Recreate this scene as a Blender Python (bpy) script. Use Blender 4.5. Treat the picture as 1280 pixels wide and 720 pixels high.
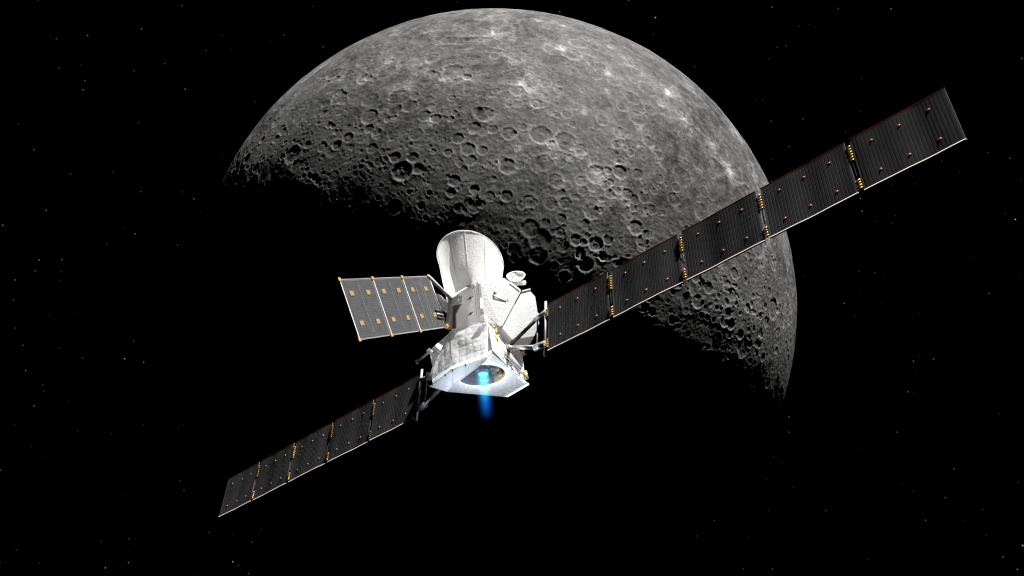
import bpy, bmesh, math, random
import numpy as np
from mathutils import Vector, Matrix

random.seed(7)
for o in list(bpy.data.objects):
    bpy.data.objects.remove(o)
SC = bpy.context.scene
COL = SC.collection

# ------------------------------------------------------------------ camera
FPX = 1099.16                                   # focal length in photo pixels (1280 wide)
cd = bpy.data.cameras.new('camera')
cd.sensor_width = 36.0
cd.lens = FPX / 1280 * 36.0
cd.clip_start = 0.1
cd.clip_end = 5.0e7
cam = bpy.data.objects.new('camera', cd)
COL.objects.link(cam)
cam.rotation_euler = (math.pi / 2, 0, 0)        # at the origin, looking along +Y
SC.camera = cam

# ------------------------------------------------------------------ sunlight, exposure
SUN = Vector((0.365, 0.165, 0.915)).normalized()  # world direction towards the sun
sl = bpy.data.lights.new('sun', 'SUN')
sl.energy = 5.0
sl.angle = math.radians(0.9)
sl.color = (1.0, 0.985, 0.96)
so = bpy.data.objects.new('sun', sl)
COL.objects.link(so)
so.rotation_euler = SUN.to_track_quat('Z', 'Y').to_euler()

SC.view_settings.view_transform = 'Standard'
SC.view_settings.look = 'None'
SC.view_settings.gamma = 1.0
SC.view_settings.use_curve_mapping = False
SC.view_settings.exposure = 1.38

# ------------------------------------------------------------------ render settings
SC.render.engine = 'CYCLES'
SC.cycles.max_bounces = 16
SC.cycles.diffuse_bounces = 10
SC.cycles.transmission_bounces = 12
SC.cycles.volume_bounces = 0
SC.cycles.use_denoising = True
SC.cycles.denoiser = 'OPENIMAGEDENOISE'
SC.cycles.denoising_input_passes = 'RGB_ALBEDO_NORMAL'
SC.cycles.sample_clamp_indirect = 4.0
SC.cycles.pixel_filter_type = 'BLACKMAN_HARRIS'
SC.cycles.filter_width = 1.2

# ------------------------------------------------------------------ world: black space with faint stars
wd = bpy.data.worlds.new('World')
SC.world = wd
wd.use_nodes = True
nt = wd.node_tree
nt.nodes.clear()


def N(nt, kind, **kw):
    n = nt.nodes.new(kind)
    for k, v in kw.items():
        if k.startswith('i_'):
            n.inputs[k[2:].replace('_', ' ')].default_value = v
        else:
            setattr(n, k, v)
    return n


def math_node(nt, op, a, b=None, c=None):
    m = nt.nodes.new('ShaderNodeMath')
    m.operation = op
    for i, v in enumerate((a, b, c)):
        if v is None:
            continue
        if isinstance(v, (int, float)):
            m.inputs[i].default_value = v
        else:
            nt.links.new(v, m.inputs[i])
    return m.outputs[0]


tc = N(nt, 'ShaderNodeTexCoord')
total = None
for scale, thr, keep, amp in ((110, 0.088, 0.46, 0.085), (38, 0.032, 0.25, 0.26)):
    vo = N(nt, 'ShaderNodeTexVoronoi', feature='F1', i_Scale=scale)
    nt.links.new(tc.outputs['Generated'], vo.inputs['Vector'])
    disc = N(nt, 'ShaderNodeMapRange', clamp=True)
    disc.inputs['From Min'].default_value = thr
    disc.inputs['From Max'].default_value = thr * 0.35
    nt.links.new(vo.outputs['Distance'], disc.inputs['Value'])
    sep = N(nt, 'ShaderNodeSeparateColor')
    nt.links.new(vo.outputs['Color'], sep.inputs[0])
    clump = N(nt, 'ShaderNodeTexNoise', i_Scale=5.0, i_Detail=2.0)
    nt.links.new(tc.outputs['Generated'], clump.inputs['Vector'])
    cl = math_node(nt, 'MULTIPLY_ADD', clump.outputs[0], 1.6, -0.8)
    pick = math_node(nt, 'GREATER_THAN', math_node(nt, 'ADD', sep.outputs[0], cl), keep)
    br = math_node(nt, 'POWER', sep.outputs[1], 2.2)
    v = math_node(nt, 'MULTIPLY', math_node(nt, 'MULTIPLY', disc.outputs[0], pick), math_node(nt, 'MULTIPLY', br, amp))
    total = v if total is None else math_node(nt, 'ADD', total, v)
bg = N(nt, 'ShaderNodeBackground')
bg.inputs['Color'].default_value = (1, 0.97, 0.93, 1)
nt.links.new(total, bg.inputs['Strength'])
wo = N(nt, 'ShaderNodeOutputWorld')
nt.links.new(bg.outputs[0], wo.inputs[0])

# ------------------------------------------------------------------ frame of the spacecraft
# camera frame is (right, up, towards); world = (right, -towards, up)
A_ = np.array([.7166, .4145, .5609])            # wing axis
W_ = np.array([-.0910, .8529, -.5140])          # stack axis
N_ = np.array([-.6915, .3173, .6489])           # normal of the front
C_ = np.array([-1.1532, -2.5906, -30.081])      # middle of the wing axis
LOC = np.stack([A_, -N_, W_])
CAML = LOC @ (-C_)


def hit(px, ax, val):
    """photo pixel -> spacecraft coordinates, on the plane coordinate[ax] = val"""
    d = LOC @ np.array([(px[0] - 640) / FPX, (360 - px[1]) / FPX, -1.0])
    t = (val - CAML[ax]) / d[ax]
    return Vector(CAML + t * d)


def cam2world(v):
    return Vector((v[0], -v[2], v[1]))


# ------------------------------------------------------------------ materials
def new_mat(name):
    m = bpy.data.materials.new(name)
    m.use_nodes = True
    m.node_tree.nodes.clear()
    return m, m.node_tree


def simple(name, col, rough=0.5, metal=0.0, spec=0.4, var=0.15, scale=6.0, bump=0.0, bscale=30.0):
    m, t = new_mat(name)
    p = N(t, 'ShaderNodeBsdfPrincipled')
    p.inputs['Roughness'].default_value = rough
    p.inputs['Metallic'].default_value = metal
    p.inputs['Specular IOR Level'].default_value = spec
    tc = N(t, 'ShaderNodeTexCoord')
    no = N(t, 'ShaderNodeTexNoise', i_Scale=scale, i_Detail=5.0)
    t.links.new(tc.outputs['Object'], no.inputs['Vector'])
    mx = N(t, 'ShaderNodeMix', data_type='RGBA')
    mx.inputs['A'].default_value = (*[c * (1 - var) for c in col], 1)
    mx.inputs['B'].default_value = (*[min(1, c * (1 + var)) for c in col], 1)
    t.links.new(no.outputs[0], mx.inputs['Factor'])
    t.links.new(mx.outputs['Result'], p.inputs['Base Color'])
    if bump:
        n2 = N(t, 'ShaderNodeTexNoise', i_Scale=bscale, i_Detail=3.0)
        t.links.new(tc.outputs['Object'], n2.inputs['Vector'])
        b = N(t, 'ShaderNodeBump')
        b.inputs['Strength'].default_value = bump
        b.inputs['Distance'].default_value = 0.02
        t.links.new(n2.outputs[0], b.inputs['Height'])
        t.links.new(b.outputs[0], p.inputs['Normal'])
    o = N(t, 'ShaderNodeOutputMaterial')
    t.links.new(p.outputs[0], o.inputs[0])
    return m


def blanket(name, col=(.80, .80, .80), trans=0.42, crinkle=0.6, scale=7.0, quilt=0.0):
    """white woven ceramic blanket: scatters some light through, wrinkled"""
    m, t = new_mat(name)
    tc = N(t, 'ShaderNodeTexCoord')
    warp = N(t, 'ShaderNodeTexNoise', i_Scale=2.5, i_Detail=2.0)
    t.links.new(tc.outputs['Object'], warp.inputs['Vector'])
    add = N(t, 'ShaderNodeMix', data_type='VECTOR')
    add.inputs['Factor'].default_value = 0.12
    t.links.new(tc.outputs['Object'], add.inputs['A'])
    t.links.new(warp.outputs['Color'], add.inputs['B'])
    vo = N(t, 'ShaderNodeTexVoronoi', feature='DISTANCE_TO_EDGE', i_Scale=scale)
    t.links.new(add.outputs['Result'], vo.inputs['Vector'])
    no = N(t, 'ShaderNodeTexNoise', i_Scale=scale * 1.7, i_Detail=4.0, i_Roughness=0.6)
    t.links.new(add.outputs['Result'], no.inputs['Vector'])
    h = math_node(t, 'ADD', math_node(t, 'MULTIPLY', vo.outputs[0], 0.9), math_node(t, 'MULTIPLY', no.outputs[0], 0.9))
    if quilt:
        big = N(t, 'ShaderNodeTexNoise', i_Scale=4.2, i_Detail=1.0)
        t.links.new(tc.outputs['Object'], big.inputs['Vector'])
        h = math_node(t, 'ADD', h, math_node(t, 'MULTIPLY', big.outputs[0], quilt))
    b = N(t, 'ShaderNodeBump')
    b.inputs['Strength'].default_value = crinkle
    b.inputs['Distance'].default_value = 0.05
    t.links.new(h, b.inputs['Height'])
    tone = N(t, 'ShaderNodeTexNoise', i_Scale=3.0, i_Detail=6.0)
    t.links.new(tc.outputs['Object'], tone.inputs['Vector'])
    mx = N(t, 'ShaderNodeMix', data_type='RGBA')
    mx.inputs['A'].default_value = (*[c * 0.93 for c in col], 1)
    mx.inputs['B'].default_value = (*[min(1, c * 1.05) for c in col], 1)
    t.links.new(tone.outputs[0], mx.inputs['Factor'])
    p = N(t, 'ShaderNodeBsdfPrincipled')
    p.inputs['Roughness'].default_value = 0.55
    p.inputs['Specular IOR Level'].default_value = 0.35
    t.links.new(mx.outputs['Result'], p.inputs['Base Color'])
    t.links.new(b.outputs[0], p.inputs['Normal'])
    tr = N(t, 'ShaderNodeBsdfTranslucent')
    t.links.new(mx.outputs['Result'], tr.inputs['Color'])
    t.links.new(b.outputs[0], tr.inputs['Normal'])
    ms = N(t, 'ShaderNodeMixShader')
    ms.inputs[0].default_value = trans
    t.links.new(p.outputs[0], ms.inputs[1])
    t.links.new(tr.outputs[0], ms.inputs[2])
    o = N(t, 'ShaderNodeOutputMaterial')
    t.links.new(ms.outputs[0], o.inputs[0])
    return m


M_SHIELD = blanket('sunshield_cloth', (.95, .95, .95), 0.5, 0.22, 9.0)
M_CLOTH = blanket('module_cloth', (.95, .95, .955), 0.5, 0.28, 6.0, 1.3)
M_CLOTH2 = blanket('orbiter_cloth', (.95, .95, .95), 0.5, 0.40, 11.0)
M_PLAIN = blanket('smooth_panel_cloth', (.95, .95, .96), 0.62, 0.14, 6.0)
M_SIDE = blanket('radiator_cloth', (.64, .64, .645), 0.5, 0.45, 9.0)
M_WRAP = blanket('wrapped_tube_cloth', (.93, .93, .93), 0.5, 0.25, 14.0)
M_WHITE = simple('white_painted_metal', (.78, .78, .79), 0.45, 0, 0.4, 0.08, 8)
M_GREY = simple('grey_coated_metal', (.34, .34, .35), 0.5, 0.2, 0.4, 0.3, 14)
M_STEEL = simple('bare_strut_metal', (.55, .55, .56), 0.35, 0.7, 0.5, 0.35, 18)
M_DARK = simple('dark_fitting', (.05, .05, .055), 0.5, 0.1, 0.4, 0.4, 20)
M_GOLD = simple('gold_foil', (.80, .47, .12), 0.35, 0.55, 0.5, 0.4, 30, 0.6, 60)
M_AMBER = simple('amber_film', (.36, .25, .10), 0.45, 0.3, 0.5, 0.4, 14, 0.5, 40)
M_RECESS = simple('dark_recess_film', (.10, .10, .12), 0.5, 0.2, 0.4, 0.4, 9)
M_RED = simple('red_brown_edge_film', (.36, .045, .03), 0.5, 0.0, 0.4, 0.3, 10)
M_CELL = simple('solar_cell_glass', (.050, .050, .053), 0.35, 0.0, 0.35, 0.5, 0.8)
M_GRID = simple('mirror_strip', (.115, .115, .12), 0.35, 0.0, 0.5, 0.5, 0.8)
M_CELL2 = simple('orbiter_cell_glass', (.060, .060, .064), 0.4, 0.0, 0.3, 0.35, 5)
M_GRID2 = simple('orbiter_cell_gap', (.125, .125, .128), 0.4, 0.0, 0.3, 0.3, 5)
M_EDGE = simple('pale_edge_strip', (.58, .55, .52), 0.5, 0.0, 0.3, 0.1, 5)


# ------------------------------------------------------------------ mesh helpers (one mesh object each)
def finish(name, bm, mats, parent=None, smooth=False, recalc=True):
    if recalc:
        bmesh.ops.recalc_face_normals(bm, faces=bm.faces[:])
    me = bpy.data.meshes.new(name)
    bm.to_mesh(me)
    bm.free()
    for m in (mats if isinstance(mats, (list, tuple)) else [mats]):
        me.materials.append(m)
    if smooth:
        for p in me.polygons:
            p.use_smooth = True
    return link(name, me, parent)


def link(name, me, parent=None, loc=None, rot=None):
    o = bpy.data.objects.new(name, me)
    COL.objects.link(o)
    o.parent = parent
    if loc is not None:
        o.location = loc
    if rot is not None:
        o.rotation_euler = rot
    return o


def add_box(bm, lo, hi, mi=0):
    x0, y0, z0 = lo
    x1, y1, z1 = hi
    v = [bm.verts.new(p) for p in ((x0, y0, z0), (x1, y0, z0), (x1, y1, z0), (x0, y1, z0), (x0, y0, z1), (x1, y0, z1), (x1, y1, z1), (x0, y1, z1))]
    for q in ((0, 3, 2, 1), (4, 5, 6, 7), (0, 1, 5, 4), (1, 2, 6, 5), (2, 3, 7, 6), (3, 0, 4, 7)):
        f = bm.faces.new([v[i] for i in q])
        f.material_index = mi


def add_tube(bm, p, q, r0, r1=None, seg=12, mi=0, caps=True):
    p, q = Vector(p), Vector(q)
    r1 = r0 if r1 is None else r1
    ax = (q - p).normalized()
    u = ax.orthogonal().normalized()
    w = ax.cross(u)
    ra, rb = [], []
    for i in range(seg):
        c, s = math.cos(2 * math.pi * i / seg), math.sin(2 * math.pi * i / seg)
        ra.append(bm.verts.new(p + (u * c + w * s) * r0))
        rb.append(bm.verts.new(q + (u * c + w * s) * r1))
    for i in range(seg):
        j = (i + 1) % seg
        f = bm.faces.new((ra[i], ra[j], rb[j], rb[i]))
        f.material_index = mi
        f.smooth = True
    if caps:
        bm.faces.new(ra[::-1]).material_index = mi
        bm.faces.new(rb).material_index = mi


def add_slab(bm, pts, thick, nrm, mi=0, cuts=0):
    """polygon thickened backwards along -nrm"""
    nrm = Vector(nrm).normalized()
    a = [bm.verts.new(Vector(p)) for p in pts]
    b = [bm.verts.new(Vector(p) - nrm * thick) for p in pts]
    bm.faces.new(a).material_index = mi
    bm.faces.new(b[::-1]).material_index = mi
    k = len(a)
    for i in range(k):
        j = (i + 1) % k
        bm.faces.new((a[i], b[i], b[j], a[j])).material_index = mi


def hull(bm, pts):
    vs = [bm.verts.new(Vector(p)) for p in pts]
    r = bmesh.ops.convex_hull(bm, input=vs)
    for g in r['geom_interior'] + r['geom_unused']:
        if isinstance(g, bmesh.types.BMVert) and g.is_valid:
            bm.verts.remove(g)
    bmesh.ops.dissolve_limit(bm, angle_limit=math.radians(1.5), verts=bm.verts[:], edges=bm.edges[:])


def strip(name, p, q, w, h, nrm, mat, parent):
    """thin straight bar of width w lying on a surface with normal nrm, proud by h"""
    p, q, nrm = Vector(p), Vector(q), Vector(nrm).normalized()
    s = (q - p).cross(nrm).normalized() * (w / 2)
    bm = bmesh.new()
    add_slab(bm, [p + s + nrm * h, p - s + nrm * h, q - s + nrm * h, q + s + nrm * h], h + 0.01, nrm)
    return finish(name, bm, mat, parent)


# ------------------------------------------------------------------ the planet
def perlin(P, seed, octs=5, rough=0.5):
    rng = np.random.default_rng(seed)
    perm = np.concatenate([rng.permutation(256)] * 2).astype(np.int32)
    grad = rng.normal(size=(256, 3)).astype(np.float32)
    grad /= np.linalg.norm(grad, axis=1)[:, None]
    out = np.zeros(len(P), np.float32)
    amp = 1.0
    for o in range(octs):
        Q = P * (2.0 ** o) + 37.3 * (o + 1)
        I = np.floor(Q).astype(np.int32)
        F = (Q - I).astype(np.float32)
        U = F * F * F * (F * (F * 6 - 15) + 10)
        I &= 255
        acc = np.zeros(len(P), np.float32)
        for dx in (0, 1):
            wx = U[:, 0] if dx else 1 - U[:, 0]
            ix = perm[(I[:, 0] + dx) & 255]
            for dy in (0, 1):
                wy = U[:, 1] if dy else 1 - U[:, 1]
                iy = perm[(ix + I[:, 1] + dy) & 511]
                for dz in (0, 1):
                    wz = U[:, 2] if dz else 1 - U[:, 2]
                    g = grad[perm[(iy + I[:, 2] + dz) & 511]]
                    acc += wx * wy * wz * (g[:, 0] * (F[:, 0] - dx) + g[:, 1] * (F[:, 1] - dy) + g[:, 2] * (F[:, 2] - dz))
        out += amp * acc
        amp *= rough
    return out


R_PL = 2.4397e6                                  # metres
PCX, PCY, PRAD = 621.0, 385.0, 377.0             # disc of the planet in the photo
pd = np.array([(PCX - 640) / FPX, 1.0, (360 - PCY) / FPX])   # world direction
pd /= np.linalg.norm(pd)
D_PL = R_PL / math.sin(math.atan(PRAD / FPX))
PC = pd * D_PL                                   # planet centre, world
ez = -pd                                         # local pole: towards the camera
ex = np.cross(np.array([0, 0, 1.0]), ez)
ex /= np.linalg.norm(ex)
ey = np.cross(ez, ex)


def sphere_dir(px, py):
    """photo pixel -> unit direction on the planet (local frame), or None off the disc"""
    d = np.array([(px - 640) / FPX, 1.0, (360 - py) / FPX])
    d /= np.linalg.norm(d)
    b = d @ PC
    disc = b * b - (PC @ PC - R_PL * R_PL)
    if disc < 0:
        return None
    q = (d * (b - math.sqrt(disc)) - PC) / R_PL
    return np.array([q @ ex, q @ ey, q @ ez])


def build_planet():
    # rings round the point below the camera; the sunlit half (towards local +y) is meshed finer
    th = np.concatenate([np.linspace(0.002, math.radians(96), 680), np.linspace(math.radians(96), math.pi - 0.01, 36)[1:]])
    NR = len(th)
    hw = math.radians(116)
    ph = math.pi / 2 + np.concatenate([np.linspace(-hw, hw, 1520), np.linspace(hw, 2 * math.pi - hw, 182)[1:-1]])
    NA = len(ph)
    st, ct = np.sin(th)[:, None], np.cos(th)[:, None]
    V = np.stack([st * np.cos(ph), st * np.sin(ph), np.broadcast_to(ct, (NR, NA))], 2).reshape(-1, 3).astype(np.float32)
    H = np.zeros(len(V), np.float32)
    AL = np.ones(len(V), np.float32)
    rng = np.random.default_rng(11)
    warp = np.stack([perlin(V * 2.1, 5, 3), perlin(V * 2.1, 6, 3), perlin(V * 2.1, 8, 3)], 1)
    n1 = perlin(V * 2.2 + warp * 0.6, 1, 5, 0.55)
    n2 = perlin(V * 9.0 + warp, 2, 5, 0.6)
    H += 0.0026 * n1 + 0.0013 * n2
    smooth = np.clip(0.5 + 1.6 * perlin(V * 1.5, 21, 3), 0, 1)
    # craters traced from the photo: x, y, radius in photo pixels
    traced = [(462, 146, 11), (455, 99, 10), (498, 122, 12), (512, 133, 9), (537, 124, 6), (567, 90, 14), (584, 113, 5),
              (531, 145, 8), (572, 173, 7), (593, 160, 8), (585, 186, 8), (560, 191, 5), (616, 162, 6), (603, 188, 6),
              (461, 161, 6), (471, 168, 6), (503, 214, 12), (523, 211, 7), (494, 197, 7), (516, 197, 7), (435, 172, 7),
              (407, 129, 6), (418, 123, 5), (412, 114, 5), (404, 142, 5), (487, 77, 6), (539, 72, 9), (522, 72, 5),
              (565, 123, 5), (461, 98, 5), (676, 169, 13), (690, 181, 6), (654, 159, 5), (641, 167, 5), (636, 167, 9),
              (746, 218, 12), (726, 226, 6), (701, 203, 6), (713, 197, 5), (725, 187, 8), (694, 225, 8), (709, 232, 5),
              (757, 232, 6), (762, 242, 6), (797, 218, 7), (775, 215, 9), (784, 243, 7), (793, 250, 6), (702, 241, 5),
              (634, 208, 10), (633, 245, 7), (740, 265, 9), (732, 331, 9), (700, 290, 6), (805, 247, 7), (815, 262, 6),
              (795, 285, 9), (803, 302, 8), (760, 300, 6), (720, 300, 7), (807, 293, 5), (872, 377, 8), (886, 360, 7),
              (915, 368, 8), (905, 402, 7), (925, 418, 6), (934, 385, 6), (950, 395, 5), (937, 430, 5), (870, 345, 8),
              (790, 122, 11), (812, 137, 8), (826, 130, 5), (715, 155, 5), (753, 150, 7), (771, 181, 6), (811, 178, 8),
              (853, 170, 6), (893, 205, 8), (860, 150, 8), (745, 95, 7), (780, 115, 5), (700, 105, 5), (671, 130, 8),
              (618, 70, 6), (541, 30, 7), (648, 55, 7), (700, 60, 6), (880, 240, 7), (845, 235, 6), (830, 205, 7)]
    cr = []
    for x, y, r in traced:
        d = sphere_dir(x, y)
        if d is not None:
            cr.append((d, r / PRAD * 0.95, 0.95))
    ndense = 2 * math.pi * (1 - math.cos(math.radians(100)))
    for k in range(30000):
        z = 1 - rng.random() * (1 - math.cos(math.radians(99)))
        a = rng.random() * 2 * math.pi
        s = math.sqrt(1 - z * z)
        r = 0.0036 * (1 - rng.random()) ** (-1 / 2.15)
        if r > 0.036:
            continue
        d = np.array([s * math.cos(a), s * math.sin(a), z])
        cr.append((d, r, 0.30 + 0.80 * rng.random() ** 1.2))
    for k in range(150):                         # the far side, coarse
        z = -rng.random()
        a = rng.random() * 2 * math.pi
        s = math.sqrt(1 - z * z)
        cr.append((np.array([s * math.cos(a), s * math.sin(a), z]), 0.04 + 0.06 * rng.random(), 0.8))
    cr.sort(key=lambda c: -c[1])
    fresh = []
    for d, r, k in cr:
        t0 = math.acos(max(-1, min(1, d[2])))
        i0, i1 = np.searchsorted(th, t0 - 2.3 * r), np.searchsorted(th, t0 + 2.3 * r)
        if i1 <= i0:
            continue
        sl_ = slice(i0 * NA, i1 * NA)
        dot = V[sl_] @ d.astype(np.float32)
        idx = np.nonzero(dot > math.cos(2.3 * r))[0]
        if len(idx) == 0:
            continue
        x = np.sqrt(np.maximum(2 - 2 * dot[idx], 0)) / r
        idx = idx + i0 * NA
        dep = 0.074 * r * k * min(1.0, (0.010 / r) ** 0.40)
        ru = 1 + 0.16 * n2[idx]
        x = x * ru
        wall = np.clip((x - 0.66) / 0.30, 0, 1)
        inside = -1 + 1.6 * wall * wall * (3 - 2 * wall)
        outside = 0.60 * np.maximum(x, 1) ** -5.0 - 0.60 * 2.3 ** -5.0
        h = np.where(x < 0.97, inside, outside)
        if r > 0.022:
            h = h + 0.40 * np.exp(-(x / 0.14) ** 2)
        blend = np.clip((1.0 - x) / 0.25, 0, 1) * 0.55 * k
        H[idx] = H[idx] * (1 - blend) + dep * h
        AL[idx] += 0.50 * k * k * np.exp(-((x - 0.92) / 0.17) ** 2) - 0.12 * k * np.exp(-(x / 0.5) ** 4)  # pale rims: young ejecta, plus the lit look of crater walls put into colour
        if k > 0.90 and rng.random() < 0.14:
            fresh.append((d, r))
    # bright young craters with ejecta rays
    rays = [(652, 105, .010, 1.3), (615, 46, .020, 1.0), (512, 108, .016, .8), (745, 217, .016, .9), (912, 213, .016, 1.2), (836, 118, .010, .9),
            (871, 120, .008, .8), (858, 150, .012, .9), (760, 92, .009, .7), (690, 175, .012, .5), (700, 60, .01, .6), (775, 245, .014, .7), (960, 300, .012, .9), (580, 100, .009, .6),
            (940, 205, .012, .9), (985, 330, .014, .8), (640, 50, .01, .7), (400, 85, .01, .7), (535, 155, .012, .5), (860, 325, .010, .5), (730, 140, .008, .7), (800, 160, .008, .7)]
    rl = [(sphere_dir(x, y), r, k) for x, y, r, k in rays]
    rl += [(d, min(r, .0065), 0.5) for d, r in fresh[:420]]
    for d, r, k in rl:
        if d is None:
            continue
        reach = 16 * r
        t0 = math.acos(max(-1, min(1, d[2])))
        i0, i1 = np.searchsorted(th, t0 - reach), np.searchsorted(th, t0 + reach)
        if i1 <= i0:
            continue
        sl_ = slice(i0 * NA, i1 * NA)
        dot = V[sl_] @ d.astype(np.float32)
        idx = np.nonzero(dot > math.cos(reach))[0] + i0 * NA
        dd = V[idx] - d.astype(np.float32) * (V[idx] @ d.astype(np.float32))[:, None]
        dist = np.linalg.norm(V[idx] - d.astype(np.float32), axis=1)
        u = np.cross(d, [0.3, 0.5, 0.81])
        u /= np.linalg.norm(u)
        az = np.arctan2(dd @ np.cross(d, u), dd @ u)
        ph0 = rng.random(4) * 6.28
        spoke = 0.5 + 0.25 * (np.cos(az * 3 + ph0[0]) + np.cos(az * 5 + ph0[1]) + np.cos(az * 8 + ph0[2]) + np.cos(az * 13 + ph0[3]))
        spoke = np.clip(spoke, 0, 1.4) ** 1.7
        fall = np.exp(-dist / (4.2 * r)) * np.clip(1 - dist / reach, 0, 1)
        AL[idx] += 2.0 * k * (0.9 * np.exp(-(dist / (1.25 * r)) ** 2) + 0.9 * fall * spoke * (0.7 + 1.2 * n2[idx]))
    tone = perlin(V * 1.7 + warp * 0.5, 31, 4, 0.55)
    streak = perlin(V * np.array([3.0, 3.0, 3.0], np.float32) + warp * 2.2, 33, 5, 0.6)
    fine = perlin(V * 30 + warp * 3, 35, 4, 0.8)
    AL *= np.clip(1 + 0.60 * tone + 0.50 * streak + 0.50 * fine, 0.35, 2.6)
    co = (V * (1 + H)[:, None]).astype(np.float32)
    top = np.array([[0, 0, 1 + H[:NA].mean()], [0, 0, -1]], np.float32)
    co = np.concatenate([co, top])
    AL = np.concatenate([AL, [1, 1]]).astype(np.float32)
    i = np.arange(NR - 1)[:, None] * NA
    j = np.arange(NA)[None, :]
    jn = (j + 1) % NA
    quads = np.stack([i + j, i + NA + j, i + NA + jn, i + jn], 2).reshape(-1, 4)
    j = np.arange(NA)
    jn = (j + 1) % NA
    t1 = np.stack([np.full(NA, NR * NA), j, jn], 1)
    b0 = (NR - 1) * NA
    t2 = np.stack([np.full(NA, NR * NA + 1), b0 + jn, b0 + j], 1)
    me = bpy.data.meshes.new('planet')
    me.vertices.add(len(co))
    me.vertices.foreach_set('co', (co * 1000.0).ravel())
    nl = quads.size + t1.size + t2.size
    me.loops.add(nl)
    me.loops.foreach_set('vertex_index', np.concatenate([quads.ravel(), t1.ravel(), t2.ravel()]).astype(np.int32))
    npoly = len(quads) + len(t1) + len(t2)
    me.polygons.add(npoly)
    ls = np.concatenate([np.arange(len(quads)) * 4, quads.size + np.arange(2 * NA) * 3]).astype(np.int32)
    me.polygons.foreach_set('loop_start', ls)
    me.polygons.foreach_set('use_smooth', np.ones(npoly, bool))
    me.update(calc_edges=True)
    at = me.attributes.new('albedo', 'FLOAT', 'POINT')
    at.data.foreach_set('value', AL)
    return me


def planet_material():
    m, t = new_mat('planet_regolith')
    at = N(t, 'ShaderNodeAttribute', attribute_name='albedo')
    tc = N(t, 'ShaderNodeTexCoord')
    sc = N(t, 'ShaderNodeVectorMath', operation='SCALE')
    sc.inputs['Scale'].default_value = 0.001
    t.links.new(tc.outputs['Object'], sc.inputs[0])
    no = N(t, 'ShaderNodeTexNoise', i_Scale=150.0, i_Detail=4.0, i_Roughness=0.75)
    t.links.new(sc.outputs[0], no.inputs['Vector'])
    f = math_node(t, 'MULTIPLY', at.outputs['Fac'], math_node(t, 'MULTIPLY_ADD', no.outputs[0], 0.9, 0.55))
    c = N(t, 'ShaderNodeCombineColor')
    for k, v in enumerate((0.1010, 0.1007, 0.1004)):
        t.links.new(math_node(t, 'MULTIPLY', f, v), c.inputs[k])
    d = N(t, 'ShaderNodeBsdfDiffuse')
    d.inputs['Roughness'].default_value = 0.0
    t.links.new(c.outputs[0], d.inputs['Color'])
    vo = N(t, 'ShaderNodeTexVoronoi', feature='SMOOTH_F1', i_Scale=95.0)
    t.links.new(sc.outputs[0], vo.inputs['Vector'])
    h = math_node(t, 'MULTIPLY', math_node(t, 'ADD', math_node(t, 'MULTIPLY', vo.outputs['Distance'], -0.5), math_node(t, 'MULTIPLY', no.outputs[0], 0.55)), 6.0)
    b = N(t, 'ShaderNodeBump')
    b.inputs['Strength'].default_value = 1.0
    b.inputs['Distance'].default_value = 1000.0
    t.links.new(h, b.inputs['Height'])
    t.links.new(b.outputs[0], d.inputs['Normal'])
    o = N(t, 'ShaderNodeOutputMaterial')
    t.links.new(d.outputs[0], o.inputs[0])
    return m


pm = build_planet()
pm.materials.append(planet_material())
planet = link('planet', pm)
planet.matrix_world = Matrix.Translation(Vector(PC)) @ Matrix(((ex[0], ey[0], ez[0]), (ex[1], ey[1], ez[1]), (ex[2], ey[2], ez[2]))).to_4x4() @ Matrix.Scale(R_PL / 1000.0, 4)
planet['label'] = 'grey cratered planet with its upper side sunlit, behind the spacecraft'
planet['category'] = 'planet'

# ------------------------------------------------------------------ the spacecraft
craft = bpy.data.objects.new('spacecraft', None)
COL.objects.link(craft)
craft['label'] = 'white blanket-wrapped spacecraft with dark solar wings and blue engine glow'
craft['category'] = 'spacecraft'
cx, cy, cz = cam2world(A_), cam2world(-N_), cam2world(W_)
craft.matrix_world = Matrix.Translation(cam2world(C_)) @ Matrix(((cx[0], cy[0], cz[0]), (cx[1], cy[1], cz[1]), (cx[2], cy[2], cz[2]))).to_4x4()

FRONT = Vector((0, -1, 0))

# --- sunshield: hollow tapered cone, open and obliquely cut at the top
SX, SY = 0.25, -0.20
NEAR = Vector((0.69, -0.72, 0))
LEFT = Vector((-0.72, -0.69, 0))


def shield_pt(a, t, off=0.0):
    d = Vector((math.cos(a), math.sin(a), 0))
    zt = 3.95 + 0.50 * d.dot(NEAR) + 0.30 * d.dot(LEFT)
    z = 2.44 + (zt - 2.44) * t
    r = 0.97 + (z - 2.44) * 0.135 + off
    y = SY + d.y * r
    k = max(0.0, 1 - t / 0.45) ** 2
    if y < -.93:
        y += (-.93 - y) * k
    return Vector((SX + d.x * r, y, z))


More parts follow.
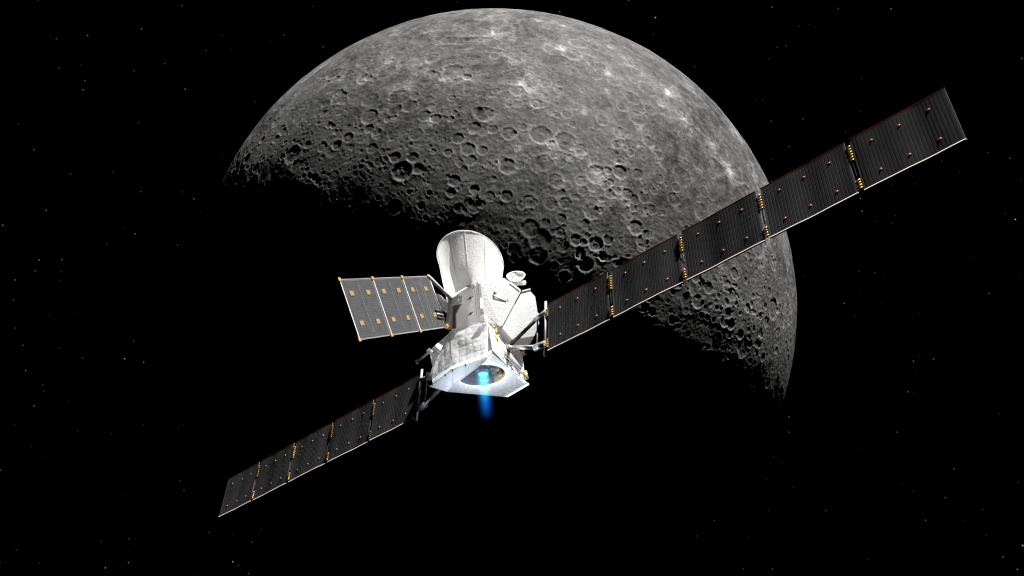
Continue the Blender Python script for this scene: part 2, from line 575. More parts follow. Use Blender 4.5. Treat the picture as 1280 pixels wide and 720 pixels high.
bm = bmesh.new()
NSEG, NLEV = 96, 24
prev = None
first = None
for lev in range(NLEV + 1):
    t = lev / NLEV
    ring = []
    for i in range(NSEG):
        a = 2 * math.pi * i / NSEG
        ring.append(bm.verts.new(shield_pt(a, t, 0.006 * math.sin(a * 5 + 3 * t) + 0.004 * math.sin(11 * a - 7 * t))))
    if prev:
        for i in range(NSEG):
            j = (i + 1) % NSEG
            bm.faces.new((prev[i], prev[j], ring[j], ring[i]))
    else:
        first = ring
    prev = ring
shield = finish('sunshield', bm, M_SHIELD, craft, True)
bm = bmesh.new()                                  # rolled rim
ra = None
for i in range(NSEG + 1):
    a = 2 * math.pi * i / NSEG
    c = shield_pt(a, 1.0)
    d = Vector((math.cos(a), math.sin(a), 0))
    ring = [bm.verts.new(c + d * 0.022 * math.cos(b) + Vector((0, 0, 0.022 * math.sin(b)))) for b in [k * math.pi / 3 for k in range(6)]]
    if ra:
        for k in range(6):
            bm.faces.new((ra[k], ra[(k + 1) % 6], ring[(k + 1) % 6], ring[k]))
    ra = ring
finish('rim', bm, M_WRAP, shield, True)
bm = bmesh.new()                                  # underside ring where the cone meets the orbiter
for i in range(NSEG):
    a0, a1 = 2 * math.pi * i / NSEG, 2 * math.pi * (i + 1) / NSEG
    q = []
    for a, r in ((a0, .955), (a1, .955), (a1, .84), (a0, .84)):
        q.append(bm.verts.new((SX + math.cos(a) * r, max(-.915, SY + math.sin(a) * r), 2.447)))
    bm.faces.new(q)
finish('base_ring', bm, M_GREY, shield)
for k, a in enumerate((-2.15, -1.42, -0.93, -0.35, 0.4, 1.3, 2.2, 3.1)):   # blanket seams
    bm = bmesh.new()
    pv = None
    for s in range(13):
        t = 0.01 + 0.975 * s / 12
        w = 0.006
        q = [bm.verts.new(shield_pt(a - w, t, 0.016)), bm.verts.new(shield_pt(a + w, t, 0.016)), bm.verts.new(shield_pt(a + w, t, -0.002)), bm.verts.new(shield_pt(a - w, t, -0.002))]
        if pv:
            for i in range(4):
                bm.faces.new((pv[i], pv[(i + 1) % 4], q[(i + 1) % 4], q[i]))
        pv = q
    finish('seam', bm, M_SHIELD, shield)

# --- orbiter body
S1 = hit((650, 364), 0, 1.50)
S2 = hit((626, 408), 0, 1.45)
bm = bmesh.new()
hull(bm, [(-.31, -.87, 2.44), (1.15, -.87, 2.44), (-.31, -.87, .55), (1.15, -.87, .55), (1.15, .9, 2.44), (-.31, .9, 2.44), (1.15, .9, .55), (-.31, .9, .55)])
bmesh.ops.delete(bm, geom=[f for f in bm.faces if f.calc_center_median().y < -.85 or f.calc_center_median().x > 1.1], context='FACES')   # closed by the front covers
orb = finish('orbiter_body', bm, M_CLOTH2, craft)

bm = bmesh.new()
E1 = hit((600, 351), 0, 1.17)
E2 = hit((630, 347.5), 0, 1.22)
E3 = hit((641, 355), 0, 1.38)
E4 = hit((606, 401), 0, 1.20)
hull(bm, [E1, E2, E3, S1, S2, E4, E1 + Vector((-.3, .3, 0)), E2 + Vector((-.4, .2, -.1)), S1 + Vector((-.6, .3, 0)), S2 + Vector((-.5, .4, 0)), E4 + Vector((-.3, .3, 0))])
bm.normal_update()
bmesh.ops.delete(bm, geom=[f for f in bm.faces if f.normal.x < -.3], context='FACES')
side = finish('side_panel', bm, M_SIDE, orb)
fn = ((S1 - E1).cross(E4 - E1)).normalized()
if fn.x < 0:
    fn = -fn

bm = bmesh.new()
G1 = hit((652, 365.5), 0, 1.52)
G2 = hit((662, 363), 0, 1.62)
G3 = hit((669, 371), 0, 1.72)
G4 = hit((674, 404), 0, 1.80)
G5 = hit((668, 420), 0, 1.74)
G6 = hit((640, 424), 0, 1.62)
G7 = hit((628, 410), 0, 1.50)
hull(bm, [G1, G2, G3, G4, G5, G6, G7] + [p + Vector((-.55, .35, 0)) for p in (G1, G2, G3, G4, G5, G6, G7)])
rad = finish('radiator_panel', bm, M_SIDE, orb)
gn = ((G1 - G7).cross(G5 - G7)).normalized()
if gn.x < 0:
    gn = -gn
strip('seam', S1 + gn * .02, S2 + gn * .02, 0.035, 0.03, gn, M_GREY, orb)
bm = bmesh.new()
add_box(bm, (-.20, -.045, 0), (.20, .045, .05))
o = finish('vent_cover', bm, M_GREY, orb)
o.location = (G1 + G2) / 2 + Vector((.02, 0, .0))
o.rotation_euler = (G2 - G1).to_track_quat('X', 'Z').to_euler()
strip('edge_trim', hit((637, 354), 0, 1.36) + fn * .02, hit((649, 363.5), 0, 1.49) + fn * .02, 0.10, 0.03, fn, M_GREY, orb)
strip('rail', hit((616, 371), 0, 1.32) + fn * .03, hit((632, 377), 0, 1.40) + fn * .03, 0.03, 0.03, fn, M_GREY, orb)
strip('rail', hit((617, 366), 0, 1.30) + fn * .03, hit((622, 352), 0, 1.27) + fn * .03, 0.03, 0.03, fn, M_GREY, orb)
for px in ((618, 367), (633, 376.5)):
    p = hit(px, 0, 1.36)
    bm = bmesh.new()
    add_box(bm, (-.05, -.035, -.035), (.05, .035, .035))
    o = finish('bracket', bm, M_GREY, orb)
    o.location = p + fn * .04

# front face of the orbiter: smooth cover, two dark star-tracker vents, a round port, a corner trim
bm = bmesh.new()
cvp = [Vector((-.31, -.88, 2.43)), Vector((.86, -.88, 2.43)), Vector((.98, -.88, 2.30)), Vector((.98, -.88, .56)), Vector((-.31, -.88, .56))]
bm.faces.new([bm.verts.new(p) for p in cvp])
cov = finish('front_cover', bm, M_PLAIN, orb)
bm = bmesh.new()
bm.faces.new([bm.verts.new(p) for p in (Vector((.86, -.88, 2.43)), Vector((1.15, -.87, 2.44)), Vector((1.15, -.87, .56)), Vector((.98, -.88, .56)), Vector((.98, -.88, 2.30)))])
finish('corner_cover', bm, M_CLOTH2, orb)
for px in ((587.5, 372.5), (588, 392)):
    c = hit(px, 1, -.915)
    bm = bmesh.new()
    u = (hit((px[0] + 4, px[1] - 2.6), 1, -.915) - c)
    v = Vector((0, 0, 0.055))
    pts = [c - u, c - u * .2 - v * .45 - u * .1, c + u * .1 - v, c + u * .25 - v * .3, c + u, c + u * .2 + v * .45, c - u * .1 + v, c - u * .25 + v * .3]
    add_slab(bm, pts, .012, FRONT)
    finish('vent', bm, M_DARK, orb)
c = hit((591.5, 358.5), 1, -.90)
bm = bmesh.new()
for i in range(28):
    a0, a1 = 2 * math.pi * i / 28, 2 * math.pi * (i + 1) / 28
    for (r0, y0), (r1, y1) in (((.13, 0), (.13, -.05)), ((.13, -.05), (.095, -.05)), ((.095, -.05), (.095, -.01)), ((.095, -.01), (.0001, -.01))):
        bm.faces.new([bm.verts.new((c.x + r * math.cos(a), c.y + y, c.z + r * math.sin(a))) for a, r, y in ((a0, r0, y0), (a1, r0, y0), (a1, r1, y1), (a0, r1, y1))])
bmesh.ops.remove_doubles(bm, verts=bm.verts[:], dist=.0005)
finish('round_port', bm, M_WRAP, orb)
strip('cover_seam', (.98, -.885, 2.30), (.98, -.885, .80), .018, .01, FRONT, M_WHITE, orb)

# --- transfer module
T1 = hit((562, 414), 1, -.97)
T2 = hit((609, 402.6), 1, -.91)
T3 = hit((653, 441), 0, .85)
ZB = -0.66
Np = hit((616.6, 443.5), 1, -1.30)
Rt = hit((661.5, 481), 2, ZB)
Tip = hit((635, 496.5), 2, ZB)
B2 = hit((556.5, 489.5), 2, ZB)
L0 = hit((535.5, 483), 1, -1.38)
Lw = hit((538, 465), 1, -1.32)
Lg = hit((537, 438), 1, -.55)
F0 = hit((541, 480), 1, -1.40)
F1 = hit((565, 462), 1, -1.46)
F2 = hit((609.5, 446.5), 1, -1.36)
Hh = hit((566, 482), 1, -1.44)
Hb = hit((558.5, 489.5), 1, -1.30)
inn = Vector((0, .06, 0))
bm = bmesh.new()
hull(bm, [T1 + inn, T2 + inn + Vector((-.04, .03, 0)), T3, Vector((-.7, 1.35, .75)), Lg, Lw + inn + Vector((.06, 0, .02)),
          Vector((L0.x + .34, -1.22, ZB + .02)), Vector((Np.x - .08, Np.y + .06, ZB + .02)), Vector((Rt.x - .07, Rt.y - .10, ZB + .02)), Vector((Tip.x + .02, Tip.y - .12, ZB + .02)), Vector((B2.x + .06, B2.y + .02, ZB + .02))])
bm.normal_update()
down = [f for f in bm.faces if f.normal.z < -0.97 or (f.calc_center_median().z < ZB + .05) or f.normal.y < -0.85]   # open below and behind the front blankets
bmesh.ops.delete(bm, geom=down, context='FACES')
mtm = finish('transfer_module', bm, M_CLOTH2, craft)


def wavy_panel(name, corners, mat, cuts=10, amp=0.022, seed=1, thick=.02, nrm=FRONT, nu=5, nv=4):
    """quilted blanket piece: bilinear patch with soft pillows"""
    a, b, c, d = [Vector(p) for p in corners]
    rnd = random.Random(seed)
    k = [(rnd.uniform(5, 9), rnd.uniform(4, 8), rnd.uniform(0, 6)) for _ in range(4)]
    bm = bmesh.new()
    g = []
    for i in range(cuts + 1):
        row = []
        for j in range(cuts + 1):
            u, v = i / cuts, j / cuts
            p = a * (1 - u) * (1 - v) + b * u * (1 - v) + c * u * v + d * (1 - u) * v
            e = min(1, 6 * min(u, 1 - u, v, 1 - v))
            z = sum(math.sin(p1 * u + p3) * math.sin(p2 * v + 1.3 * p3) for p1, p2, p3 in k) * amp * e
            z += 0.014 * (abs(math.sin(math.pi * nu * u)) ** 0.5 * abs(math.sin(math.pi * nv * v)) ** 0.5 - 0.6) * e
            row.append(bm.verts.new(p + nrm * z))
        g.append(row)
    for i in range(cuts):
        for j in range(cuts):
            bm.faces.new((g[i][j], g[i + 1][j], g[i + 1][j + 1], g[i][j + 1]))
    rim = [e for e in bm.edges if e.is_boundary]
    ext = bmesh.ops.extrude_edge_only(bm, edges=rim)
    bmesh.ops.translate(bm, vec=-nrm * thick, verts=[v for v in ext['geom'] if isinstance(v, bmesh.types.BMVert)])
    return finish(name, bm, mat, mtm, True)


wavy_panel('front_blanket', (T1, T2, F2, F1), M_CLOTH, 64, 0.013, 3)
wavy_panel('front_blanket', (T1 + Vector((-.03, .02, 0)), F1 + Vector((-.01, 0, .012)), F0 + Vector((0, 0, .012)), Lw), M_CLOTH, 64, 0.007, 5, nu=4, nv=3)
gap = Vector((.018, 0, 0))
bm = bmesh.new()
add_slab(bm, [F0 + Vector((-.03, 0, -.02)), L0, Hb, Hh - gap, F1 - gap + Vector((0, 0, -.02))], .02, FRONT)
finish('skirt_panel', bm, M_PLAIN, mtm)
m0, m1 = hit((582.5, 456), 1, -1.42), hit((583, 469.5), 1, -1.40)
bm = bmesh.new()
add_slab(bm, [F1 + gap + Vector((0, 0, -.02)), Hh + gap, m1 - gap * .5, m0 - gap * .5 + Vector((0, 0, -.02))], .02, FRONT)
finish('skirt_panel', bm, M_PLAIN, mtm)
bm = bmesh.new()
add_slab(bm, [m0 + gap * .5 + Vector((0, 0, -.02)), m1 + gap * .5, Np, F2 + Vector((0, 0, -.02))], .02, FRONT)
finish('skirt_panel', bm, M_PLAIN, mtm)
for px in ((556.5, 469), (582, 456.5), (566, 463)):
    p = hit(px, 1, -1.46)
    bm = bmesh.new()
    add_box(bm, (-.02, -.02, -.035), (.02, .02, .035))
    o = finish('fastener', bm, M_DARK, mtm)
    o.location = p

# bottom plate with the round engine opening
EC = hit((602, 469.5), 2, ZB)
ER = 0.80
plate = [hit((616.6, 443.5), 2, ZB), Rt, Tip, B2, Vector((L0.x + .30, -1.26, ZB)), Vector((Np.x - .1, -1.28, ZB))]
bm = bmesh.new()
ov = [bm.verts.new((p.x, p.y, ZB)) for p in plate]
cv = [bm.verts.new((EC.x + ER * math.cos(2 * math.pi * i / 64), EC.y + ER * math.sin(2 * math.pi * i / 64), ZB)) for i in range(64)]
ed = [bm.edges.new((ov[i], ov[(i + 1) % len(ov)])) for i in range(len(ov))] + [bm.edges.new((cv[i], cv[(i + 1) % 64])) for i in range(64)]
bmesh.ops.triangle_fill(bm, use_beauty=True, edges=ed)
fs = bm.faces[:]
ext = bmesh.ops.extrude_face_region(bm, geom=fs)
bmesh.ops.translate(bm, vec=(0, 0, .03), verts=[v for v in ext['geom'] if isinstance(v, bmesh.types.BMVert)])
finish('bottom_plate', bm, M_PLAIN, mtm)
bm = bmesh.new()                                  # recess wall: amber film inside
for i in range(64):
    a0, a1 = 2 * math.pi * i / 64, 2 * math.pi * (i + 1) / 64
    bm.faces.new([bm.verts.new((EC.x + (ER - .005) * math.cos(a), EC.y + (ER - .005) * math.sin(a), z)) for a, z in ((a0, ZB + .01), (a1, ZB + .01), (a1, ZB + .55), (a0, ZB + .55))])
bmesh.ops.remove_doubles(bm, verts=bm.verts[:], dist=.001)
for f in bm.faces:
    c = f.calc_center_median()
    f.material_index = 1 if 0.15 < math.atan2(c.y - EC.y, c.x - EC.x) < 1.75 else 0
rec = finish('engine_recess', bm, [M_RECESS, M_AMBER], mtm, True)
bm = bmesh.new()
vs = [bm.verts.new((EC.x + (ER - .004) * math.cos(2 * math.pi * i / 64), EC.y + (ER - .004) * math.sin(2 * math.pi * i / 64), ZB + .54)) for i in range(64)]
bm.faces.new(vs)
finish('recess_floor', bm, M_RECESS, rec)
NZ = Vector((EC.x - .02, EC.y + .10, 0))
for dx, dy in ((0, 0), (.42, .10), (-.30, .36), (.22, .46)):   # ion engines
    bm = bmesh.new()
    p = NZ + Vector((dx, dy, ZB + .10))
    add_tube(bm, p, p + Vector((0, 0, .30)), .17, .15, 24, 0, False)
    add_tube(bm, p + Vector((0, 0, .06)), p + Vector((0, 0, .05)), .168, .02, 24, 1, False)
    add_tube(bm, p + Vector((0, 0, .30)), p + Vector((0, 0, .43)), .15, .08, 24, 0, True)
    finish('ion_engine', bm, [M_STEEL, M_DARK], rec)

# right side: diagonal rails, gold trims, small fittings
rn = Vector((0.94, 0.33, 0.05)).normalized()
strip('rail', hit((613, 399), 0, 1.46) + rn * .02, hit((646, 431), 0, 1.05) + rn * .02, .05, .03, rn, M_STEEL, mtm)
strip('rail', hit((619, 437), 0, 1.58) + rn * .02, hit((659, 473), 0, .95) + rn * .02, .035, .03, rn, M_GREY, mtm)
strip('side_flap', hit((626, 431), 0, 1.52) + rn * .02, hit((652, 458), 0, 1.02) + rn * .02, .26, .02, rn, M_PLAIN, mtm)
for px, x in (((626, 448), 1.45), ((639, 457), 1.25), ((648, 466), 1.10), ((630, 443), 1.42)):
    bm = bmesh.new()
    add_box(bm, (-.03, -.05, -.03), (.03, .05, .03))
    o = finish('fitting', bm, M_STEEL, mtm)
    o.location = hit(px, 0, x) + rn * .05
bm = bmesh.new()
g = [hit(px, 0, 1.50) for px in ((615.5, 407), (619.5, 411), (621, 419), (621.5, 427))]
for p, q in zip(g, g[1:]):
    add_tube(bm, p, q, .035, None, 10)
finish('gold_trim', bm, M_GOLD, mtm)
for (pa, pb) in (((653.5, 438), (656.5, 444)), ((656.5, 464), (658.5, 474))):
    bm = bmesh.new()
    p, q = hit(pa, 0, .86), hit(pb, 0, .86)
    add_tube(bm, p, q, .06, .07, 12)
    finish('gold_trim', bm, M_GOLD, mtm, False)
bm = bmesh.new()
add_box(bm, (-.11, -.07, -.13), (.11, .07, .13))
o = finish('corner_box', bm, M_WRAP, mtm)
o.location = hit((604.5, 399), 1, -1.0)
# antenna arm at the left
bm = bmesh.new()
a0, a1, a2 = hit((539, 437), 1, -.75), hit((535.5, 441), 1, -.80), hit((521, 453), 1, -.95)
add_tube(bm, a0, a1, .10, .11, 14)
add_tube(bm, a1, a2, .045, None, 12)
add_tube(bm, a2 + Vector((0, 0, .09)), a2 + Vector((0, 0, -.09)), .055, None, 12)
finish('antenna_arm', bm, M_WRAP, craft)
bm = bmesh.new()
add_tube(bm, hit((537, 466), 1, -.9), hit((534, 475), 1, -.9), .10, .12, 14)
finish('side_pod', bm, M_WRAP, mtm)

# --- dish antenna behind the orbiter's shoulder
dc = hit((645, 346.5), 0, 1.20)
to_cam = (Vector(CAML) - dc).normalized()
up_v = (Vector((0, 0, 1)) - to_cam * to_cam.z).normalized()
dax = (to_cam * .46 + up_v * .89).normalized()
dux = dax.orthogonal().normalized()
duy = dax.cross(dux)


def DP(a, r, z):
    return dc + dux * (r * math.cos(a)) + duy * (r * math.sin(a)) + dax * z


bm = bmesh.new()
prof = [(.03, -.12), (.17, -.10), (.28, -.04), (.34, .05), (.35, .075), (.315, .075), (.25, -.01), (.16, -.07), (.03, -.09)]
for i in range(40):
    a0, a1 = 2 * math.pi * i / 40, 2 * math.pi * (i + 1) / 40
    for (r0, z0), (r1, z1) in zip(prof, prof[1:]):
        bm.faces.new([bm.verts.new(DP(a, r, z)) for a, r, z in ((a0, r0, z0), (a1, r0, z0), (a1, r1, z1), (a0, r1, z1))])
bmesh.ops.remove_doubles(bm, verts=bm.verts[:], dist=.0005)
dish = finish('dish_antenna', bm, M_WRAP, craft, True)
for k in range(3):
    bm = bmesh.new()
    a = 2.1 * k + .4
    add_tube(bm, DP(a, .30, .05), DP(a, .02, .20), .016, None, 8)
    finish('feed_strut', bm, M_GREY, dish)
bm = bmesh.new()
add_tube(bm, DP(0, 0, .17), DP(0, 0, .23), .05, .03, 12)
finish('feed', bm, M_GREY, dish)
bm = bmesh.new()
add_box(bm, (-.24, -.08, -.08), (.24, .08, .02))
o = finish('mount_bracket', bm, M_WRAP, dish)
o.location = hit((649, 353), 0, 1.22)
o.rotation_euler = (0, 0, .8)
bm = bmesh.new()
add_tube(bm, hit((646, 352), 0, 1.2), hit((634, 354), 0, 1.05), .045, None, 10)
finish('mast', bm, M_GREY, dish)

# --- the two long wings
WROT = math.radians(10.0)
PL, PW, PG, X0 = 2.5, 1.6802 * 1.09, 0.1488, 3.2251
wu = Vector((0, math.sin(WROT), math.cos(WROT)))           # width direction (up the panel)
wn = Vector((0, -math.cos(WROT), math.sin(WROT)))          # panel normal, to the front


def WP(x, v, h=0.0):
    return Vector((x, 0, 0)) + wu * v + wn * h


def bow_z(u, bow):
    return 0.010 * math.sin(2 * math.pi * u + bow) + 0.004 * math.sin(5.1 * math.pi * u + 2 * bow)


def panel_mesh(length, width, strips, cell, grid, edge_lo, border, name, bow=0.0):
    """x along the wing, y across, +z the cell side"""
    bm = bmesh.new()
    add_box(bm, (0, -width / 2, -.030), (length, width / 2, 0), 0)
    pitch = (length - .10) / strips
    for i in range(strips):
        x = .05 + i * pitch
        add_box(bm, (x + pitch * .26, -width / 2 + .05, -.002), (x + pitch, width / 2 - .04, .0022), 1)
    b = .008
    add_box(bm, (0, width / 2 - .010, -.032), (length, width / 2 + .002, .005), 2)
    add_box(bm, (0, -width / 2 + .030, -.001), (length, -width / 2 + .040, .004), 2)
    lip = [(-width / 2 - .016, -.032), (-width / 2 - .016, .026), (-width / 2 + .029, .002), (-width / 2 + .029, -.032)]   # pale bevelled lip
    va = [bm.verts.new((0, y, z)) for y, z in lip]
    vb = [bm.verts.new((length, y, z)) for y, z in lip]
    for k in range(4):
        bm.faces.new((va[k], va[(k + 1) % 4], vb[(k + 1) % 4], vb[k])).material_index = 3
    bm.faces.new(va).material_index = 3
    bm.faces.new(vb[::-1]).material_index = 3
    for i in range(1, 20):                        # the panel is bowed by a couple of centimetres
        bmesh.ops.bisect_plane(bm, geom=bm.verts[:] + bm.edges[:] + bm.faces[:], plane_co=(length * i / 20, 0, 0), plane_no=(1, 0, 0))
    for v in bm.verts:
        u = v.co.x / length
        v.co.z += bow_z(u, bow)
    bmesh.ops.recalc_face_normals(bm, faces=bm.faces[:])
    me = bpy.data.meshes.new(name)
    bm.to_mesh(me)
    bm.free()
    for m in (grid, cell, border, edge_lo):
        me.materials.append(m)
    return me


BOWS = (0.3, 1.5, 2.9, 4.4)
ME_PANELS = [panel_mesh(PL, PW, 25, M_CELL, M_GRID, M_EDGE, M_RED, 'solar_panel', b) for b in BOWS]
TILT = (0.5, -0.4, 0.2, -0.5, 0.4)
bm = bmesh.new()                                             # hold-down stud: red pad, white cap
add_box(bm, (-.050, -.032, -.03), (.050, .032, .006), 0)
add_tube(bm, (0, 0, .006), (0, 0, .015), .028, .016, 10, 1)
bmesh.ops.recalc_face_normals(bm, faces=bm.faces[:])
ME_STUD = bpy.data.meshes.new('stud')
bm.to_mesh(ME_STUD)
bm.free()
ME_STUD.materials.append(M_RED)
ME_STUD.materials.append(M_EDGE)


def hinge_mesh(n, ln):
    bm = bmesh.new()
    for i in range(n):
        y = (i - (n - 1) / 2) * ln / n
        add_tube(bm, (-.055, y - .018, .010 + .006 * (i % 2)), (.055, y + .022, .014), .022, .018, 8, 0)
        add_box(bm, (-.075, y - .025, -.018), (-.035, y + .030, .012), 0)
        add_box(bm, (.035, y - .020, -.018), (.075, y + .035, .012), 0)
    add_tube(bm, (0, -ln / 2, -.008), (0, ln / 2, -.008), .018, None, 8, 1)
    bmesh.ops.recalc_face_normals(bm, faces=bm.faces[:])
    me = bpy.data.meshes.new('hinge')
    bm.to_mesh(me)
    bm.free()
    me.materials.append(M_GOLD)
    me.materials.append(M_DARK)
    return me


ME_HINGE_L = hinge_mesh(6, .58)
ME_HINGE_S = hinge_mesh(4, .36)
bm = bmesh.new()
add_box(bm, (-.012, -.25, -.022), (.012, .25, -.002), 0)
bmesh.ops.recalc_face_normals(bm, faces=bm.faces[:])
ME_BAR = bpy.data.meshes.new('cable_bar')
bm.to_mesh(ME_BAR)
bm.free()
ME_BAR.materials.append(M_DARK)

for sgn in (1, -1):
    # the wing's own mesh is the yoke's root fitting; panels, hinges and tubes hang from it
    bm = bmesh.new()
    xr = sgn * 1.33
    add_box(bm, (min(xr - sgn * .30, xr + sgn * .12), -.13, -.13), (max(xr - sgn * .30, xr + sgn * .12), .13, .13), 0)
    add_tube(bm, (xr + sgn * .08, 0, 0), (xr + sgn * .24, 0, 0), .12, .09, 16, 1)
    wing = finish('solar_wing', bm, [M_AMBER if sgn > 0 else M_WHITE, M_STEEL], craft)
    wing['label'] = 'long wing of five dark striped solar panels reaching past the planet' if sgn > 0 else 'long wing of dark striped solar panels on the far side of the engine'
    wing_rot = Matrix((Vector((1, 0, 0)), wu, wn)).transposed().to_euler()

    def put(name, me, x, v, h=0.0):
        return link(name, me, wing, WP(x, v, h), wing_rot)

    for i in range(5):
        xs = X0 + i * (PL + PG)
        o = put('solar_panel', ME_PANELS[(i * 3 + (sgn < 0)) % 4], xs if sgn > 0 else -xs - PL, 0)
        o.rotation_euler.x += math.radians(TILT[i] * sgn)
        for u in (.21, .50, .80):
            for v in (.28, -.29):
                put('stud', ME_STUD, sgn * (xs + u * PL), v * PW, bow_z(u if sgn > 0 else 1 - u, BOWS[(i * 3 + (sgn < 0)) % 4]) - .001 - v * PW * math.radians(TILT[i] * sgn) * -1)
        if i < 4:
            xg = sgn * (xs + PL + PG / 2)
            put('hinge', ME_HINGE_L, xg, .24 * PW, -.015)
            put('hinge', ME_HINGE_S, xg, -.36 * PW, -.015)
            put('cable_bar', ME_BAR, xg, -.06 * PW)
    xb = X0 - .13
    for v in (.32, -.34):
        put('hinge', ME_HINGE_S, sgn * (X0 - .05), v * PW, -.01)
    for name, pts, r, mat in (
            ('yoke_bar', [WP(sgn * xb, .60 * PW, -.02), WP(sgn * xb, -.58 * PW, -.02)], .045, M_GREY),
            ('yoke_bar', [WP(sgn * (xb - .36), .44 * PW, -.02), WP(sgn * (xb - .36), -.36 * PW, -.02)], .030, M_GREY),
            ('yoke_tube', [Vector((sgn * 1.50, 0, 0)), WP(sgn * (xb - .42), -.30 * PW)], .075, M_STEEL),
            ('yoke_tube', [Vector((sgn * 1.50, 0, .05)), WP(sgn * (xb - .42), .30 * PW)], .065, M_DARK if sgn > 0 else M_STEEL),
            ('yoke_joint', [WP(sgn * (xb - .44), -.30 * PW), WP(sgn * (xb + .05), -.34 * PW)], .115, M_STEEL),
            ('yoke_joint', [WP(sgn * (xb - .44), .30 * PW), WP(sgn * (xb + .05), .36 * PW)], .085, M_STEEL)):
        bm = bmesh.new()
        add_tube(bm, pts[0], pts[1], r, None, 14)
        finish(name, bm, mat, wing)

# --- orbiter's own three-panel array, at the left
ad = Vector((.188, -.872, -.453))
au = Vector((.074, -.447, .891))
ad.normalize()
au = (au - ad * au.dot(ad)).normalized()
an = au.cross(ad).normalized()
if an.x < 0:
    an = -an
ao = Vector((-.086, -1.7053, 1.9015))
APL, APW = 1.6861, 1.869


def AP(s, v, h=0.0):
    return ao + ad * s + au * v + an * h


bm = bmesh.new()                                            # hinge-side frame of the array
add_tube(bm, AP(-.05, .5 * APW), AP(-.05, -.5 * APW), .022, None, 10)
arr = finish('orbiter_array', bm, M_GREY, craft)
arr['label'] = 'short three-panel solar array with gold pads beside the sunshield'


def array_panel():
    bm = bmesh.new()
    ln, w = APL - .03, APW
    add_box(bm, (0, -w / 2, -.03), (ln, w / 2, 0), 0)
    nx, ny = 14, 22
    for i in range(nx):
        for j in range(ny):
            px, py = (ln - .08) / nx, (w - .08) / ny
            x, y = .04 + i * px, -w / 2 + .04 + j * py
            v = [bm.verts.new(p) for p in ((x + .012, y + .012, .003), (x + px, y + .012, .003), (x + px, y + py, .003), (x + .012, y + py, .003))]
            bm.faces.new(v).material_index = 1
    add_box(bm, (0, w / 2 - .02, -.032), (ln, w / 2 + .01, .006), 2)
    add_box(bm, (0, -w / 2 - .01, -.032), (ln, -w / 2 + .02, .006), 2)
    add_box(bm, (ln - .035, -w / 2 + .021, -.031), (ln + .004, w / 2 - .021, .012), 3)
    me = bpy.data.meshes.new('solar_panel')
    bm.to_mesh(me)
    bm.free()
    for m in (M_GRID2, M_CELL2, M_STEEL, M_EDGE):
        me.materials.append(m)
    return me


ME_AP = array_panel()
hand = Matrix((ad, au, an)).transposed()
flip = hand.determinant() < 0
if flip:
    hand = Matrix((ad, -au, an)).transposed()
arot = hand.to_euler()
bm = bmesh.new()
add_box(bm, (-.095, -.075, 0), (.095, .075, .014))
bmesh.ops.recalc_face_normals(bm, faces=bm.faces[:])
ME_PAD = bpy.data.meshes.new('pad')
bm.to_mesh(ME_PAD)
bm.free()
ME_PAD.materials.append(M_AMBER)
bm = bmesh.new()
add_box(bm, (-.06, -.05, -.02), (.06, .05, .03))
bmesh.ops.recalc_face_normals(bm, faces=bm.faces[:])
ME_CLIP = bpy.data.meshes.new('corner_clip')
bm.to_mesh(ME_CLIP)
bm.free()
ME_CLIP.materials.append(M_GOLD)
for i in range(3):
    link('solar_panel', ME_AP, arr, AP(i * APL, 0), arot)
    for u in (.26, .76):
        for v in (.26, -.24):
            link('pad', ME_PAD, arr, AP((i + u) * APL, v * APW, .004), arot)
    for v in (.5, -.5):
        link('corner_clip', ME_CLIP, arr, AP((i + 1) * APL - .02, v * APW), arot)
    bm = bmesh.new()                                        # harness line down each panel
    for s in ((.5,) if i else (.36, .44, .62)):
        add_slab(bm, [AP((i + s) * APL - .008, .42 * APW, .012), AP((i + s) * APL + .008, .42 * APW, .012), AP((i + s) * APL + .008, -.42 * APW, .012), AP((i + s) * APL - .008, -.42 * APW, .012)], .006, an)
    finish('harness', bm, M_STEEL, arr)
for v in (.5, -.5):
    link('corner_clip', ME_CLIP, arr, AP(0, v * APW), arot)
# boom, drive and shoulder of that array
bm = bmesh.new()
add_tube(bm, AP(-.02, .5 * APW), hit((566, 376), 1, -1.0), .06, .06, 10)
finish('boom', bm, M_GREY, arr)
bm = bmesh.new()
p, q = hit((563, 378), 1, -1.0), hit((561, 410), 1, -1.05)
add_tube(bm, p, q, .10, .12, 14)
finish('shoulder_beam', bm, M_WRAP, arr)
bm = bmesh.new()
p, q = hit((548, 374), 1, -1.05), hit((559, 386), 1, -1.03)
add_tube(bm, p, q, .17, .15, 18)
add_tube(bm, p - (q - p) * .25, p, .12, .17, 18)
finish('drive_unit', bm, M_WRAP, arr)
bm = bmesh.new()
add_tube(bm, AP(.02, -.47 * APW), hit((560, 409), 1, -1.08), .07, .07, 10)
finish('gold_joint', bm, M_GOLD, arr)
for k in range(3):
    bm = bmesh.new()
    add_tube(bm, AP(.34, -.16 * APW - k * .13, .02), AP(-.08, -.20 * APW - k * .13, .02), .03, None, 8)
    finish('cable_loop', bm, M_STEEL if k % 2 else M_DARK, arr)
bm = bmesh.new()
add_box(bm, (-.26, -.10, -.10), (.26, .10, .12))
o = finish('shoulder_box', bm, M_WRAP, arr)
o.location = hit((569, 377), 1, -.98)
bm = bmesh.new()
add_slab(bm, [hit((566, 381), 1, -.93), hit((576, 380), 1, -.93), hit((569, 392), 1, -.93), hit((569, 410), 1, -.93), hit((565.5, 411), 1, -.93)], .05, FRONT)
finish('bracket_plate', bm, M_GREY, arr)

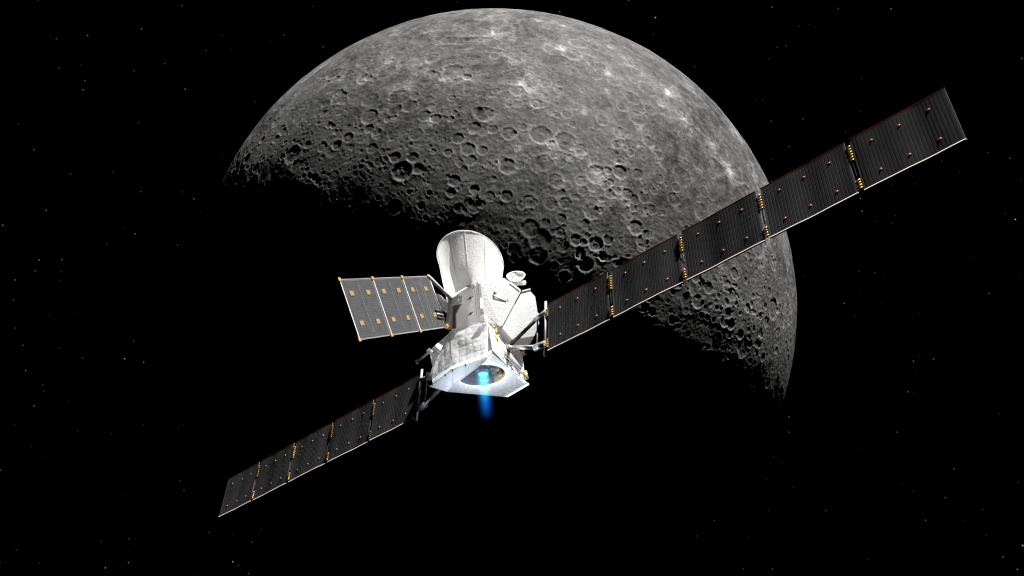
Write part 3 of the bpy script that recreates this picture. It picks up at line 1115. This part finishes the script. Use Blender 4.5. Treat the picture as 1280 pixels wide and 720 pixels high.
# --- engine exhaust: glowing ion plume with its own light
PZ0, PZ1, PR = ZB + .14, ZB - 1.55, .34
bm = bmesh.new()
add_tube(bm, (NZ.x, NZ.y, PZ0), (NZ.x, NZ.y, PZ1), .30, PR, 32)
m, t = new_mat('ion_plume')
tcn = N(t, 'ShaderNodeTexCoord')
sp = N(t, 'ShaderNodeSeparateXYZ')
t.links.new(tcn.outputs['Object'], sp.inputs[0])
rx = math_node(t, 'SUBTRACT', sp.outputs[0], NZ.x)
ry = math_node(t, 'SUBTRACT', sp.outputs[1], NZ.y)
r2 = math_node(t, 'ADD', math_node(t, 'MULTIPLY', rx, rx), math_node(t, 'MULTIPLY', ry, ry))
rad_f = math_node(t, 'POWER', 2.71828, math_node(t, 'MULTIPLY', r2, -1 / (.135 ** 2)))
zz = N(t, 'ShaderNodeMapRange', clamp=True)
zz.inputs['From Min'].default_value = PZ0
zz.inputs['From Max'].default_value = PZ1
t.links.new(sp.outputs[2], zz.inputs['Value'])
ramp = N(t, 'ShaderNodeValToRGB')
cr_ = ramp.color_ramp
cr_.elements[0].position = 0.0
cr_.elements[0].color = (.05, .75, 1.0, 1)
cr_.elements[1].position = 0.62
cr_.elements[1].color = (.012, .22, .95, 1)
e_ = cr_.elements.new(.32)
e_.color = (.03, .62, 1.0, 1)
t.links.new(zz.outputs[0], ramp.inputs[0])
fz = math_node(t, 'POWER', math_node(t, 'SUBTRACT', 1.0, zz.outputs[0]), 1.35)
em = N(t, 'ShaderNodeEmission')
t.links.new(ramp.outputs[0], em.inputs['Color'])
t.links.new(math_node(t, 'MULTIPLY', math_node(t, 'MULTIPLY', fz, rad_f), 3.6), em.inputs['Strength'])
o = N(t, 'ShaderNodeOutputMaterial')
t.links.new(em.outputs[0], o.inputs['Volume'])
plume = finish('exhaust_plume', bm, m, craft)
plume['label'] = 'glowing blue exhaust plume below the engine'
pl = bpy.data.lights.new('plume_light', 'POINT')
pl.energy = 60.0
pl.color = (.80, .89, 1.0)
pl.shadow_soft_size = .15
plo = bpy.data.objects.new('plume_light', pl)
COL.objects.link(plo)
plo.parent = craft
plo.location = (NZ.x, NZ.y, ZB - .75)
